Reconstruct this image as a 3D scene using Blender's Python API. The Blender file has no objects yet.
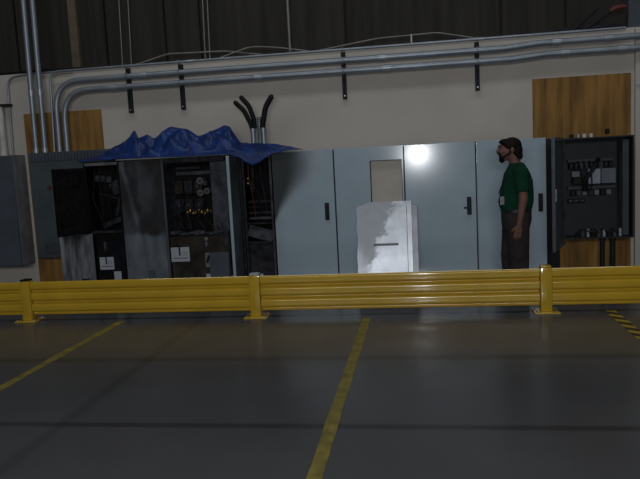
import bpy, bmesh, math, random
from mathutils import Vector, Matrix, noise
random.seed(7)
R = math.radians
scene = bpy.context.scene
COL = scene.collection

# ------------------------------------------------------------------ materials
MATS = {}
def mat(name, col, rough=.5, metal=0., var=.12, scale=6., stretch=(1, 1, 1), bump=0., bscale=60., soot=None, soot_rough=.9, spec=.5, detail=4., col2=None):
    """Procedural paint / metal / cloth: colour varied by noise, optional bump, optional soot attribute blended over it."""
    if name in MATS: return MATS[name]
    m = bpy.data.materials.new(name); m.use_nodes = True
    nt = m.node_tree; N = nt.nodes; L = nt.links
    b = N['Principled BSDF']
    tc = N.new('ShaderNodeTexCoord'); mp = N.new('ShaderNodeMapping'); mp.inputs['Scale'].default_value = stretch
    L.new(tc.outputs['Object'], mp.inputs['Vector'])
    nz = N.new('ShaderNodeTexNoise'); nz.inputs['Scale'].default_value = scale; nz.inputs['Detail'].default_value = detail
    L.new(mp.outputs['Vector'], nz.inputs['Vector'])
    rp = N.new('ShaderNodeValToRGB')
    c2 = col2 or tuple(c * (1 - var * 2) for c in col)
    c1 = col if col2 else tuple(min(1, c * (1 + var)) for c in col)
    rp.color_ramp.elements[0].position = .32; rp.color_ramp.elements[1].position = .68
    rp.color_ramp.elements[0].color = (*c2, 1); rp.color_ramp.elements[1].color = (*c1, 1)
    L.new(nz.outputs['Fac'], rp.inputs['Fac'])
    out = rp.outputs['Color']
    b.inputs['Roughness'].default_value = rough
    b.inputs['Metallic'].default_value = metal
    b.inputs['Specular IOR Level'].default_value = spec
    if soot:
        at = N.new('ShaderNodeAttribute'); at.attribute_name = 'soot'
        mx = N.new('ShaderNodeMix'); mx.data_type = 'RGBA'
        L.new(at.outputs['Fac'], mx.inputs['Factor']); L.new(out, mx.inputs['A'])
        mx.inputs['B'].default_value = (*soot, 1)
        out = mx.outputs['Result']
        mr = N.new('ShaderNodeMapRange'); mr.inputs['To Min'].default_value = rough; mr.inputs['To Max'].default_value = soot_rough
        L.new(at.outputs['Fac'], mr.inputs['Value']); L.new(mr.outputs['Result'], b.inputs['Roughness'])
    L.new(out, b.inputs['Base Color'])
    if bump:
        n2 = N.new('ShaderNodeTexNoise'); n2.inputs['Scale'].default_value = bscale; n2.inputs['Detail'].default_value = 3
        L.new(mp.outputs['Vector'], n2.inputs['Vector'])
        bp = N.new('ShaderNodeBump'); bp.inputs['Strength'].default_value = bump; bp.inputs['Distance'].default_value = .01
        L.new(n2.outputs['Fac'], bp.inputs['Height']); L.new(bp.outputs['Normal'], b.inputs['Normal'])
    MATS[name] = m
    return m

BLACK = (.012, .011, .011)
M_wall = mat('drywall_paint', (.45, .415, .37), .85, spec=.2, var=.05, scale=1.2, bump=.05, bscale=90)
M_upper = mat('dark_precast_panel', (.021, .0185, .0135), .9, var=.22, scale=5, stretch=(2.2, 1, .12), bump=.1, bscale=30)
M_upcol = mat('dark_blue_steel_column', (.05, .058, .07), .8, var=.1)
M_gray = mat('grey_enamel', (.33, .405, .465), .15, var=.035, scale=2.5, soot=(.012, .012, .011))
M_gray_d = mat('dark_grey_enamel', (.072, .084, .105), .5, spec=.2, var=.1, scale=3)
M_gray_l = mat('panel_grey_enamel', (.062, .076, .082), .5, spec=.2, var=.1, scale=3)
M_burnt = mat('scorched_enamel', (.135, .155, .18), .65, var=.18, scale=7, stretch=(1, 1, .4), soot=(.02, .018, .017), spec=.15)
M_pale = mat('blistered_pale_paint', (.21, .215, .235), .7, var=.35, scale=9, stretch=(1.5, 1, .3), soot=(.02, .018, .017), spec=.15)
M_char = mat('charred_metal', (.0065, .0065, .008), .75, var=.3, scale=14, bump=.3, bscale=25, spec=.15)
M_char2 = mat('soot_grey_metal', (.026, .026, .032), .7, var=.35, scale=11, bump=.25, bscale=25, spec=.15)
M_char3 = mat('smoked_metal', (.055, .055, .068), .6, var=.3, scale=8, spec=.15)
M_brown = mat('smoked_brown_panel', (.034, .029, .022), .7, var=.35, scale=7, spec=.15)
M_black = mat('black_plastic', (.010, .010, .012), .45, var=.1, spec=.15)
M_rubber = mat('black_cable_jacket', (.008, .008, .009), .55, var=.1, spec=.15)
M_white = mat('white_label', (.36, .39, .43), .6, var=.05)
M_ink = mat('label_ink', (.02, .02, .02), .6)
M_brass = mat('scorched_brass', (.5, .27, .05), .35, .6, var=.3, scale=30)
M_ceram = mat('smoked_ceramic', (.16, .155, .17), .5, spec=.2, var=.2)
M_yel = mat('safety_yellow_enamel', (.52, .325, .027), .10, spec=.6, var=.05, scale=3)
M_yline = mat('worn_yellow_floor_paint', (.225, .18, .032), .6, var=.22, scale=9)
M_galv = mat('galvanised_conduit', (.26, .29, .33), .42, .55, var=.1, scale=3)
M_galv_b = mat('bright_coupling', (.34, .37, .41), .4, .6, var=.06)
M_strut = mat('dark_strut_steel', (.022, .023, .028), .6, .2, var=.1, spec=.15)
M_ply = mat('plywood_face', (.24, .125, .034), .6, spec=.15, var=.3, scale=3.2, stretch=(3.2, 1, .35), detail=6, bump=.03)
M_ply_d = mat('plywood_face_weathered', (.245, .13, .038), .65, spec=.15, var=.22, scale=3, stretch=(3, 1, .5), detail=6)
M_tarp = mat('blue_tarpaulin', (.006, .031, .155), .40, spec=.3, var=.25, scale=7, bump=.25, bscale=45)
M_tan = mat('beige_filler_plate', (.42, .385, .33), .6, var=.04)
M_sheet = mat('scuffed_galvanised_sheet', (.80, .83, .89), .34, .62, var=.06, scale=9, soot=(.52, .545, .59), soot_rough=.5)
M_whitepipe = mat('off_white_pipe', (.5, .48, .44), .5)
M_post = mat('dull_brown_post', (.10, .078, .05), .8, var=.15)
M_rod = mat('dull_rod', (.22, .22, .20), .5, .4)
M_red = mat('red_oxide_coupling', (.11, .018, .007), .55)
M_skin = mat('skin', (.17, .085, .065), .55, spec=.2, var=.06, scale=12)
M_shirt = mat('green_tee_cloth', (.006, .040, .022), .9, spec=.1, var=.12, scale=9, bump=.3, bscale=14)
M_trous = mat('dark_brown_trouser_cloth', (.034, .029, .028), .9, spec=.1, var=.12, scale=8, bump=.3, bscale=12)
M_hair = mat('dark_brown_hair', (.011, .008, .006), .75, spec=.15, var=.3, scale=30, stretch=(1, 1, .25), bump=.5, bscale=70)
M_shoe = mat('black_leather', (.012, .011, .010), .4)
M_belt = mat('black_belt_leather', (.008, .008, .009), .45)
M_eye = mat('eye_white', (.16, .15, .14), .5, spec=.2)
M_red_dot = mat('dull_red_lamp', (.06, .012, .008), .6)

def floor_material():
    m = bpy.data.materials.new('sealed_concrete'); m.use_nodes = True
    nt = m.node_tree; N = nt.nodes; L = nt.links; b = N['Principled BSDF']
    g = N.new('ShaderNodeNewGeometry'); sp = N.new('ShaderNodeSeparateXYZ'); L.new(g.outputs['Position'], sp.inputs['Vector'])
    n1 = N.new('ShaderNodeTexNoise'); n1.inputs['Scale'].default_value = .8; n1.inputs['Detail'].default_value = 7
    L.new(g.outputs['Position'], n1.inputs['Vector'])
    r1 = N.new('ShaderNodeValToRGB'); r1.color_ramp.elements[0].position = .3; r1.color_ramp.elements[1].position = .72
    r1.color_ramp.elements[0].color = (.066, .067, .071, 1); r1.color_ramp.elements[1].color = (.088, .089, .093, 1)
    L.new(n1.outputs['Fac'], r1.inputs['Fac'])
    def band(axis, c, w, dark):
        d = N.new('ShaderNodeMath'); d.operation = 'SUBTRACT'; L.new(sp.outputs[axis], d.inputs[0]); d.inputs[1].default_value = c
        a = N.new('ShaderNodeMath'); a.operation = 'ABSOLUTE'; L.new(d.outputs[0], a.inputs[0])
        q = N.new('ShaderNodeMapRange'); q.inputs['From Min'].default_value = w * .35; q.inputs['From Max'].default_value = w
        q.inputs['To Min'].default_value = dark; q.inputs['To Max'].default_value = 1
        L.new(a.outputs[0], q.inputs['Value']); return q.outputs['Result']
    f = None
    for ax, c, w, dk in [('Y', 4.0, .055, .55), ('Y', 5.45, .09, .72), ('X', -2.40, .07, .80), ('Y', 2.6, .05, .6)]:
        o = band(ax, c, w, dk)
        if f is None: f = o
        else:
            k = N.new('ShaderNodeMath'); k.operation = 'MULTIPLY'; L.new(f, k.inputs[0]); L.new(o, k.inputs[1]); f = k.outputs[0]
    mx = N.new('ShaderNodeMix'); mx.data_type = 'RGBA'; mx.blend_type = 'MULTIPLY'; mx.inputs['Factor'].default_value = 1
    L.new(r1.outputs['Color'], mx.inputs['A']); L.new(f, mx.inputs['B']); L.new(mx.outputs['Result'], b.inputs['Base Color'])
    n2 = N.new('ShaderNodeTexNoise'); n2.inputs['Scale'].default_value = 5; n2.inputs['Detail'].default_value = 6
    L.new(g.outputs['Position'], n2.inputs['Vector'])
    mr = N.new('ShaderNodeMapRange'); mr.inputs['To Min'].default_value = .17; mr.inputs['To Max'].default_value = .27
    L.new(n2.outputs['Fac'], mr.inputs['Value']); L.new(mr.outputs['Result'], b.inputs['Roughness'])
    b.inputs['Specular IOR Level'].default_value = .12
    return m

def hazard_material():
    m = bpy.data.materials.new('hazard_tape'); m.use_nodes = True
    nt = m.node_tree; N = nt.nodes; L = nt.links; b = N['Principled BSDF']
    tc = N.new('ShaderNodeTexCoord'); mp = N.new('ShaderNodeMapping'); mp.inputs['Rotation'].default_value = (0, 0, R(38))
    L.new(tc.outputs['Object'], mp.inputs['Vector'])
    w = N.new('ShaderNodeTexWave'); w.inputs['Scale'].default_value = 1.9; w.bands_direction = 'Y'; L.new(mp.outputs['Vector'], w.inputs['Vector'])
    r = N.new('ShaderNodeValToRGB'); r.color_ramp.interpolation = 'CONSTANT'
    r.color_ramp.elements[0].color = (.012, .012, .014, 1); r.color_ramp.elements[1].position = .5; r.color_ramp.elements[1].color = (.36, .26, .03, 1)
    L.new(w.outputs['Color'], r.inputs['Fac']); L.new(r.outputs['Color'], b.inputs['Base Color']); b.inputs['Roughness'].default_value = .5
    return m

# ------------------------------------------------------------------ mesh builder
class MB:
    def __init__(self): self.bm = bmesh.new()
    def _merge(self, t):
        me = bpy.data.meshes.new('tmp'); t.to_mesh(me); t.free(); self.bm.from_mesh(me); bpy.data.meshes.remove(me)
    def box(self, x0, y0, z0, x1, y1, z1, bev=0., rot=None, seg=1):
        t = bmesh.new(); bmesh.ops.create_cube(t, size=1)
        for v in t.verts: v.co = Vector(((v.co.x) * (x1 - x0), v.co.y * (y1 - y0), v.co.z * (z1 - z0)))
        if bev: bmesh.ops.bevel(t, geom=t.edges[:], offset=bev, segments=seg, affect='EDGES', profile=.5)
        c = Vector(((x0 + x1) / 2, (y0 + y1) / 2, (z0 + z1) / 2))
        M = Matrix.Translation(c) @ (rot.to_4x4() if rot else Matrix.Identity(4))
        bmesh.ops.transform(t, matrix=M, verts=t.verts); self._merge(t); return self
    def tube(self, pts, r, n=10, cap=True):
        pts = [Vector(p) for p in pts]; rad = r if isinstance(r, (list, tuple)) else [r] * len(pts)
        tang = []
        for i in range(len(pts)):
            a = pts[max(0, i - 1)]; b = pts[min(len(pts) - 1, i + 1)]; tang.append((b - a).normalized())
        up = Vector((0, 0, 1)) if abs(tang[0].z) < .9 else Vector((1, 0, 0))
        u = tang[0].cross(up).normalized(); rings = []
        for i, p in enumerate(pts):
            u = (u - tang[i] * u.dot(tang[i])).normalized(); w = tang[i].cross(u)
            rings.append([self.bm.verts.new(p + (u * math.cos(2 * math.pi * k / n) + w * math.sin(2 * math.pi * k / n)) * rad[i]) for k in range(n)])
        for a, b in zip(rings, rings[1:]):
            for k in range(n): self.bm.faces.new((a[k], a[(k + 1) % n], b[(k + 1) % n], b[k]))
        if cap: self.bm.faces.new(rings[0][::-1]); self.bm.faces.new(rings[-1])
        return self
    def ell(self, c, r, seg=16, rot=None):
        t = bmesh.new(); bmesh.ops.create_uvsphere(t, u_segments=seg, v_segments=max(6, seg // 2 + 2), radius=1)
        M = Matrix.Translation(Vector(c)) @ (rot.to_4x4() if rot else Matrix.Identity(4)) @ Matrix.Diagonal((*r, 1))
        bmesh.ops.transform(t, matrix=M, verts=t.verts); self._merge(t); return self
    def cap(self, p1, r1, p2, r2, n=14):
        p1 = Vector(p1); p2 = Vector(p2); d = (p2 - p1).normalized(); pts = []; rr = []
        for k in range(6):
            a = math.pi / 2 * (1 - k / 5.); pts.append(p1 - d * r1 * math.sin(a)); rr.append(max(1e-4, r1 * math.cos(a)))
        for k in range(6):
            a = math.pi / 2 * k / 5.; pts.append(p2 + d * r2 * math.sin(a)); rr.append(max(1e-4, r2 * math.cos(a)))
        return self.tube(pts, rr, n)
    def loft(self, secs, n=24, p=2.3):
        """secs: (z, cx, cy, rx, ry) superellipse rings from low to high."""
        rings = []
        for z, cx, cy, rx, ry in secs:
            ring = []
            for k in range(n):
                a = 2 * math.pi * k / n; c, s = math.cos(a), math.sin(a)
                ring.append(self.bm.verts.new((cx + rx * math.copysign(abs(c) ** (2 / p), c), cy + ry * math.copysign(abs(s) ** (2 / p), s), z)))
            rings.append(ring)
        for a, b in zip(rings, rings[1:]):
            for k in range(n): self.bm.faces.new((a[k], a[(k + 1) % n], b[(k + 1) % n], b[k]))
        self.bm.faces.new(rings[0][::-1]); self.bm.faces.new(rings[-1]); return self
    def prism(self, prof, x0, x1, closed=True):
        """profile of (y, z) points swept along x."""
        A = [self.bm.verts.new((x0, y, z)) for y, z in prof]; B = [self.bm.verts.new((x1, y, z)) for y, z in prof]; n = len(prof)
        for k in range(n if closed else n - 1): self.bm.faces.new((A[k], A[(k + 1) % n], B[(k + 1) % n], B[k]))
        if closed: self.bm.faces.new(A[::-1]); self.bm.faces.new(B)
        return self
    def slab(self, x0, x1, z0, z1, y0, y1, nx=2, nz=2):
        """upright slab whose front (y0) is a dense grid, so that soot can be carried by its vertices."""
        V = [[self.bm.verts.new((x0 + (x1 - x0) * i / nx, y0, z0 + (z1 - z0) * j / nz)) for i in range(nx + 1)] for j in range(nz + 1)]
        W = [self.bm.verts.new(c) for c in ((x0, y1, z0), (x1, y1, z0), (x1, y1, z1), (x0, y1, z1))]
        for j in range(nz):
            for i in range(nx): self.bm.faces.new((V[j][i], V[j][i + 1], V[j + 1][i + 1], V[j + 1][i]))
        f = self.bm.faces.new
        f(W[::-1])
        f([W[0], W[1]] + [V[0][i] for i in range(nx, -1, -1)])
        f([W[2], W[3]] + [V[nz][i] for i in range(nx + 1)])
        f([W[3], W[0]] + [V[j][0] for j in range(nz + 1)])
        f([W[1], W[2]] + [V[j][nx] for j in range(nz, -1, -1)])
        return self
    def ring(self, x0, x1, z0, z1, a0, a1, b0, b1, y0, y1):
        """slab with a rectangular hole a0..a1 x b0..b1."""
        o = [(x0, z0), (x1, z0), (x1, z1), (x0, z1)]; h = [(a0, b0), (a1, b0), (a1, b1), (a0, b1)]
        P = [[self.bm.verts.new((x, y, z)) for x, z in q] for y in (y0, y1) for q in (o, h)]
        F = self.bm.faces.new
        for k in range(4):
            l = (k + 1) % 4
            F((P[0][k], P[0][l], P[1][l], P[1][k])); F((P[2][l], P[2][k], P[3][k], P[3][l]))
            F((P[0][l], P[0][k], P[2][k], P[2][l])); F((P[1][k], P[1][l], P[3][l], P[3][k]))
        return self
    def shell(self, x0, x1, y0, y1, z0, z1, t=.02):
        self.box(x0, y0, z0, x0 + t, y1, z1); self.box(x1 - t, y0, z0, x1, y1, z1)
        self.box(x0 + t, y0, z0, x1 - t, y1, z0 + t); self.box(x0 + t, y0, z1 - t, x1 - t, y1, z1)
        self.box(x0 + t, y1 - t, z0 + t, x1 - t, y1, z1 - t); return self
    def xform(self, M): bmesh.ops.transform(self.bm, matrix=M, verts=self.bm.verts); return self

ORG = {}
def tag(o, label, cat, group=None, kind=None):
    if label: o['label'] = label
    if cat: o['category'] = cat
    if group: o['group'] = group
    if kind: o['kind'] = kind
    return o
def thing(name, loc, label, cat, group=None):
    o = bpy.data.objects.new(name, None); o.empty_display_size = .1; COL.objects.link(o)
    o.location = loc; ORG[o.name] = Vector(loc); return tag(o, label, cat, group)
def put(name, mb, m, parent=None, smooth=True, label=None, soot=None):
    """link the builder's mesh as ONE object: a part (parent given) or a thing of its own with its origin at its base."""
    bm = mb.bm if isinstance(mb, MB) else mb
    bmesh.ops.recalc_face_normals(bm, faces=bm.faces)
    me = bpy.data.meshes.new(name); vals = [soot(*v.co) for v in bm.verts] if soot else None
    if parent is not None: org = ORG[parent.name]
    else:
        xs = [v.co for v in bm.verts]; lo = [min(c[i] for c in xs) for i in range(3)]; hi = [max(c[i] for c in xs) for i in range(3)]
        org = Vector(((lo[0] + hi[0]) / 2, (lo[1] + hi[1]) / 2, lo[2]))
    bmesh.ops.translate(bm, vec=-org, verts=bm.verts); bm.to_mesh(me); bm.free()
    if vals:
        a = me.attributes.new('soot', 'FLOAT', 'POINT'); a.data.foreach_set('value', [max(0., min(1., x)) for x in vals])
    me.materials.append(m)
    if smooth:
        for p in me.polygons: p.use_smooth = True
        me.set_sharp_from_angle(angle=R(38))
    o = bpy.data.objects.new(name, me); COL.objects.link(o); ORG[o.name] = org
    if parent is not None: o.parent = parent
    else: o.location = org
    if label: o['label'] = label
    return o
def part(name, mb, m, parent, **k): return put(name, mb, m, parent, **k)
def struct(name, mb, m):
    o = put(name, mb, m, smooth=False); o['kind'] = 'structure'; return o
def bx(*a, **k): return MB().box(*a, **k)
def fillet(pts, r, n=8):
    P = [Vector(p) for p in pts]; out = [P[0]]
    rr = r if isinstance(r, (list, tuple)) else [r] * (len(P) - 2)
    for i in range(1, len(P) - 1):
        a = (P[i - 1] - P[i]).normalized(); b = (P[i + 1] - P[i]).normalized(); ang = a.angle(b)
        d = min(rr[i - 1] / math.tan(ang / 2), (P[i - 1] - P[i]).length * .49 if i > 1 else 9, (P[i + 1] - P[i]).length * .49 if i < len(P) - 2 else 9)
        s = P[i] + a * d; e = P[i] + b * d
        for k in range(n + 1):
            t = k / n; out.append(s * (1 - t) ** 2 + P[i] * 2 * t * (1 - t) * .93 + (s + e) / 2 * 2 * t * (1 - t) * .07 + e * t * t)
    out.append(P[-1]); return out
def fb(x, y, z, s=1., o=4):
    return noise.fractal(Vector((x * s, y * s, z * s)), 1.0, 2.0, o)
def sm(a, b, x):
    t = max(0., min(1., (x - a) / (b - a))); return t * t * (3 - 2 * t)

# ------------------------------------------------------------------ camera (true position of the photographer: 1.65 m up, 7 m from the rail)
yaw, pitch, roll, FPX = R(8.5654), R(6.6573), R(2.9597), 673.29
fw = Vector((-math.sin(yaw) * math.cos(pitch), math.cos(yaw) * math.cos(pitch), -math.sin(pitch)))
rt = Vector((math.cos(yaw), math.sin(yaw), 0)); up = rt.cross(fw)
r2 = rt * math.cos(roll) - up * math.sin(roll); u2 = rt * math.sin(roll) + up * math.cos(roll)
cd = bpy.data.cameras.new('camera'); cam = bpy.data.objects.new('camera', cd); COL.objects.link(cam)
cd.sensor_fit = 'HORIZONTAL'; cd.sensor_width = 36; cd.lens = FPX / 640 * 36; cd.clip_end = 100
M = Matrix.Identity(4)
for i in range(3): M[i][0] = r2[i]; M[i][1] = u2[i]; M[i][2] = -fw[i]
M[0][3], M[1][3], M[2][3] = 0, 0, 1.65
cam.matrix_world = M; scene.camera = cam

# ------------------------------------------------------------------ setting
WY = 8.8
m = MB(); m.box(-8, -3, -.1, 5.5, 9.6, 0); fl = put('floor', m, floor_material(), smooth=False); fl['kind'] = 'structure'
struct('wall_back', bx(-8, WY, 0, 5.5, 9.25, 3.05), M_wall)
m = MB()
seams = [-8, -6.9, -5.56, -4.22, -3.36, -2.86, -.88, 1.10, 1.89, 2.9, 4.2, 5.5]
for a, b in zip(seams, seams[1:]):
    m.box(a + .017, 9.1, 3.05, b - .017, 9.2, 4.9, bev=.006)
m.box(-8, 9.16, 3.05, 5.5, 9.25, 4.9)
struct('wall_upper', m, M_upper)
struct('wall_right', bx(2.625, 8.752, 0, 5.5, WY, 3.03), M_wall)
struct('trim_1', bx(2.60, 8.95, 3.05, 3.6, 9.095, 4.9), M_upcol)

# ------------------------------------------------------------------ floor lines
def floor_strip(name, pts, w, m_, label, cat, group=None):
    b = MB(); V = []
    n = 40
    (xa, ya), (xb, yb) = pts
    for i in range(n + 1):
        t = i / n; x = xa + (xb - xa) * t; y = ya + (yb - ya) * t
        j = .012 * fb(y, x, 3, 5); k = .012 * fb(y, x, 9, 5)
        V.append([b.bm.verts.new((x - w / 2 + j, y, .003)), b.bm.verts.new((x + w / 2 + k, y, .003)), b.bm.verts.new((x + w / 2 + k, y, .0)), b.bm.verts.new((x - w / 2 + j, y, .0))])
    for p, q in zip(V, V[1:]):
        for k in range(4): b.bm.faces.new((p[k], p[(k + 1) % 4], q[(k + 1) % 4], q[k]))
    b.bm.faces.new(V[0]); b.bm.faces.new(V[-1][::-1])
    return tag(put(name, b, m_, smooth=False), label, cat, group)
floor_strip('floor_line', ((-.60, 1.2), (-.585, 6.86)), .085, M_yline, 'yellow painted floor line running to the middle of the guard rail', 'floor line', 'yellow floor lines')
floor_strip('floor_line', ((-3.33, 1.2), (-3.305, 6.9)), .085, M_yline, 'yellow painted floor line at left, ending near the left guard rail post', 'floor line', 'yellow floor lines')
floor_strip('hazard_tape', ((1.84, 3.0), (1.86, 7.0)), .10, hazard_material(), 'black and yellow striped hazard tape on the floor at right', 'floor tape')

# ------------------------------------------------------------------ guard rail
def rail_profile(y0, z0, z1):
    h = z1 - z0; front = []
    # three broad bulging ribs, each undercut by a narrow groove
    K = [(0, .026), (.05, .015), (.12, .006), (.20, .0022), (.30, .0006), (.42, .0), (.54, .0002), (.64, .0012), (.70, .004), (.76, .016), (.82, .032), (.87, .037), (.92, .0355), (.97, .0315), (1, .026)]
    def kd(t):
        for (ta, da), (tb, db) in zip(K, K[1:]):
            if t <= tb: return da + (db - da) * (t - ta) / (tb - ta)
    for k in range(91):
        f = k / 90; front.append((y0 + kd(((f + .018) / .335) % 1), z1 - f * h))
    back = [(y + .005, z) for y, z in reversed(front)]
    return front + back
PX = [-4.465, -1.79, 1.24]
spans = [(-7.4, PX[0] - .062), (PX[0] + .062, PX[1] - .062), (PX[1] + .062, PX[2] - .062), (PX[2] + .062, 4.2)]
rl = ['yellow ribbed guard rail beam left of the black-capped post', 'long yellow ribbed guard rail beam between the black-capped and pale-capped posts',
      'long yellow ribbed guard rail beam in front of the grey cabinets and the standing person', 'yellow ribbed guard rail beam at right in front of the open wall cabinet']
for (a, b), lb in zip(spans, rl):
    t = thing('guard_rail_beam', ((a + b) / 2, 7.010, .09), lb, 'guard rail', 'guard rail beams')
    part('ribbed_beam', MB().prism(rail_profile(6.975, .074, .452), a, b), M_yel, t)
    for e in (a, b):
        s = 1 if e == a else -1
        x0, x1 = sorted((e, e + s * .012))
        part('end_bracket', bx(x0, 7.024, .11, x1, 7.042, .44), M_yel, t)
        for z in (.155, .275):
            c = MB(); c.tube([(e + s * .035, 6.980, z + .012), (e + s * .035, 6.966, z + .012)], .009, 6); part('bolt', c, M_yel, t)
caps = [(M_black, 'black plastic cap'), (M_white, 'pale grey cap'), (M_yel, None)]
pl = ['yellow guard rail post at left with a black cap', 'yellow guard rail post at centre left with a pale cap', 'yellow guard rail post at right, close to the standing person']
for x, (cm, cl), lb in zip(PX, caps, pl):
    t = thing('guard_rail_post', (x, 7.000, 0), lb, 'guard rail post', 'guard rail posts')
    m = MB(); m.box(x - .056, 6.950, .014, x + .056, 7.062, .464, bev=.008, seg=2); part('column', m, M_yel, t)
    part('base_plate', bx(x - .125, 6.895, 0, x + .125, 7.115, .015, bev=.003), M_yel, t)
    part('cap', bx(x - .05, 6.956, .464, x + .05, 7.056, .484, bev=.008, seg=2), cm, t, label=cl)
    for sx in (-1, 1):
        for yy in (6.920, 7.090):
            c = MB(); c.tube([(x + sx * .1, yy, .013), (x + sx * .1, yy, .028)], .011, 6); part('anchor_bolt', c, M_galv, t)

# ------------------------------------------------------------------ electrical cabinets
FY, BY, TZ = 8.2, 8.74, 1.785
def none(x, y, z): return 0.
def swing_handle(t, door, x, z, key=False):
    h = part('handle', bx(x - .026, FY - .032, z - .108, x + .026, FY - .012, z + .105, bev=.005), M_black, door)
    part('handle', bx(x - .011, FY - .046, z - .085, x + .011, FY - .03, z + .06, bev=.004), M_black, door, label='black lever of the door handle')
    if key:
        c = MB(); c.box(x - .065, FY - .06, z - .032, x + .01, FY - .044, z - .012, bev=.004); c.tube([(x, FY - .03, z - .022), (x, FY - .062, z - .022)], .016, 10)
        part('latch', c, M_black, door, label='black turning latch of the handle')
        c = MB(); c.tube([(x + .0, FY - .03, z - .075), (x, FY - .05, z - .075)], .018, 12); part('lock', c, M_black, door)
def cabinet(x0, x1, label, sootf=None, hole=None, top=TZ):
    t = thing('electrical_cabinet', ((x0 + x1) / 2, (FY + BY) / 2, 0), label, 'electrical cabinet', 'closed grey electrical cabinets')
    m = MB()
    if hole: m.shell(x0, x1, FY + .012, BY, .1, top)
    else: m.box(x0, FY + .012, .1, x1, BY, top, bev=.004)
    part('body', m, M_gray, t, soot=sootf or none)
    part('plinth', bx(x0 + .01, FY + .03, 0, x1 - .01, BY - .02, .1), M_strut, t)
    g = .007
    m = MB()
    if hole: m.ring(x0 + g, x1 - g, .115, top - .012, *hole, FY - .012, FY + .011)
    else: m.slab(x0 + g, x1 - g, .115, top - .012, FY - .012, FY + .011, 48, 96)
    d = part('door', m, M_gray, t, soot=sootf or none)
    gk = MB(); gk.box(x1 - g, FY - .004, .115, x1 - .001, FY + .011, top - .012); part('door_seal', gk, M_black, t)
    return t, d
def sootD(x, y, z):
    u = x + 1.79                                      # smoke blackening beside the burnt cabinet: widest at the top
    lim = .60 * sm(.90, 1.62, z) * (1 + .12 * fb(x, 1, z, 2.2)) + .02
    s = 1 - sm(lim * .25, lim * 1.15 + .02, u)
    low = .16 * (1 - sm(0, .22, u)) * (1 - sm(.9, 1.1, z))
    return min(.93, s * .95 * sm(.86, 1.02, z) + low)
t, d = cabinet(-1.79, -1.02, 'grey electrical cabinet with its upper left side blackened by smoke', sootD); swing_handle(t, d, -1.125, 1.03)
t, d = cabinet(-1.012, -.172, 'grey electrical cabinet with a tall rectangular cut-out behind the leaning sheet', hole=(-.58, -.195, 1.02, 1.62))
part('gasket', MB().ring(-.585, -.19, 1.01, 1.625, -.57, -.20, 1.02, 1.613, FY + .0115, FY + .03), M_black, t, label='black gasket around the cut-out')
part('filler_plate', bx(-.575, FY + .031, 1.0, -.19, FY + .036, 1.63), M_tan, t, label='beige plate behind the cut-out')
t, d = cabinet(-.165, .672, 'grey electrical cabinet with a black keyed handle and a bright light glare'); swing_handle(t, d, .585, 1.03, True)
t, d = cabinet(.680, 1.478, 'grey electrical cabinet directly behind the standing person'); swing_handle(t, d, 1.405, 1.035)

# --- burnt cabinet with two small doors swung open (far left)
def noisy(base, amp, s=4.):
    return lambda x, y, z: base + amp * fb(x, y, z, s)
def label_plate(parent, x, z, w, h, y):
    lb = part('warning_label', bx(x, y - .004, z, x + w, y, z + h), M_white, parent, smooth=False, label='white warning label')
    c = MB(); c.box(x + w * .42, y - .006, z + h * .42, x + w * .52, y - .0042, z + h * 1.0); c.box(x + w * .1, y - .006, z + h * .22, x + w * .92, y - .0042, z + h * .27)
    c.box(x + w * .58, y - .006, z + h * .45, x + w * .9, y - .0042, z + h * .48); c.box(x + w * .58, y - .006, z + h * .62, x + w * .9, y - .0042, z + h * .65)
    part('label_print', c, M_ink, lb, smooth=False)
ax0, ax1, aby = -4.27, -3.795, 8.57
t = thing('burnt_cabinet', ((ax0 + ax1) / 2, 8.39, 0), 'charred open cabinet with two small doors swung to the left', 'burnt cabinet')
m = MB(); m.shell(ax0, ax1, FY, aby, .1, TZ, .018); part('body', m, M_char, t)
part('plinth', bx(ax0 + .01, FY + .03, 0, ax1 - .01, aby - .02, .1), M_strut, t)
part('header', bx(ax0 + .02, FY - .012, 1.733, ax1 - .005, FY + .0, 1.772, bev=.004), M_ceram, t, label='pale strip along the top')
part('shelf', bx(ax0 + .02, FY + .01, .86, ax1 - .02, aby - .03, .885), M_char2, t)
part('frame_post', bx(ax0 + .0, FY - .02, .12, ax0 + .05, FY - .001, .86, bev=.004), M_burnt, t, soot=noisy(.35, .5))
part('back_plate', bx(ax0 + .03, aby - .06, .9, ax1 - .03, aby - .03, 1.7), M_char, t)
for (x, z, w, h, ry, y, mm) in [(-4.1, 1.56, .24, .09, .12, 8.36, M_char3), (-3.92, 1.44, .14, .17, -.5, 8.34, M_char3), (-4.02, 1.33, .3, .03, .3, 8.33, M_char2), (-3.9, 1.2, .05, .3, .25, 8.33, M_char2), (-4.12, 1.15, .14, .2, .1, 8.4, M_char), (-4.0, .98, .28, .07, -.35, 8.32, M_char2)]:
    part('melted_component', bx(x - w / 2, y, z - h / 2, x + w / 2, y + .07, z + h / 2, bev=.012, rot=Matrix.Rotation(ry, 3, 'Y')), mm, t)
for k in range(5):
    x = -4.18 + k * .08
    pts = [(x, 8.33, 1.70), (x + .03 * random.uniform(-1, 1), 8.30, 1.5), (x + .07 * random.uniform(-1, 1), 8.31, 1.3), (x + .09 * random.uniform(-1, 1), 8.35, 1.02)]
    part('burnt_wire', MB().tube(fillet(pts, .1), .007, 6), M_rubber, t)
inner = part('inner_panel', bx(ax0 + .05, FY + .07, .12, ax1 - .03, FY + .09, .85), M_char, t)
label_plate(t, -4.19, .372, .195, .165, FY + .068)
part('warning_label', bx(-4.0, FY + .055, .21, -3.90, FY + .06, .345), M_white, t, smooth=False, label='small white tag low inside')
part('switch_handle', bx(-4.10, FY + .03, .62, -4.07, FY + .069, .74, bev=.006), M_char3, t)
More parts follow.
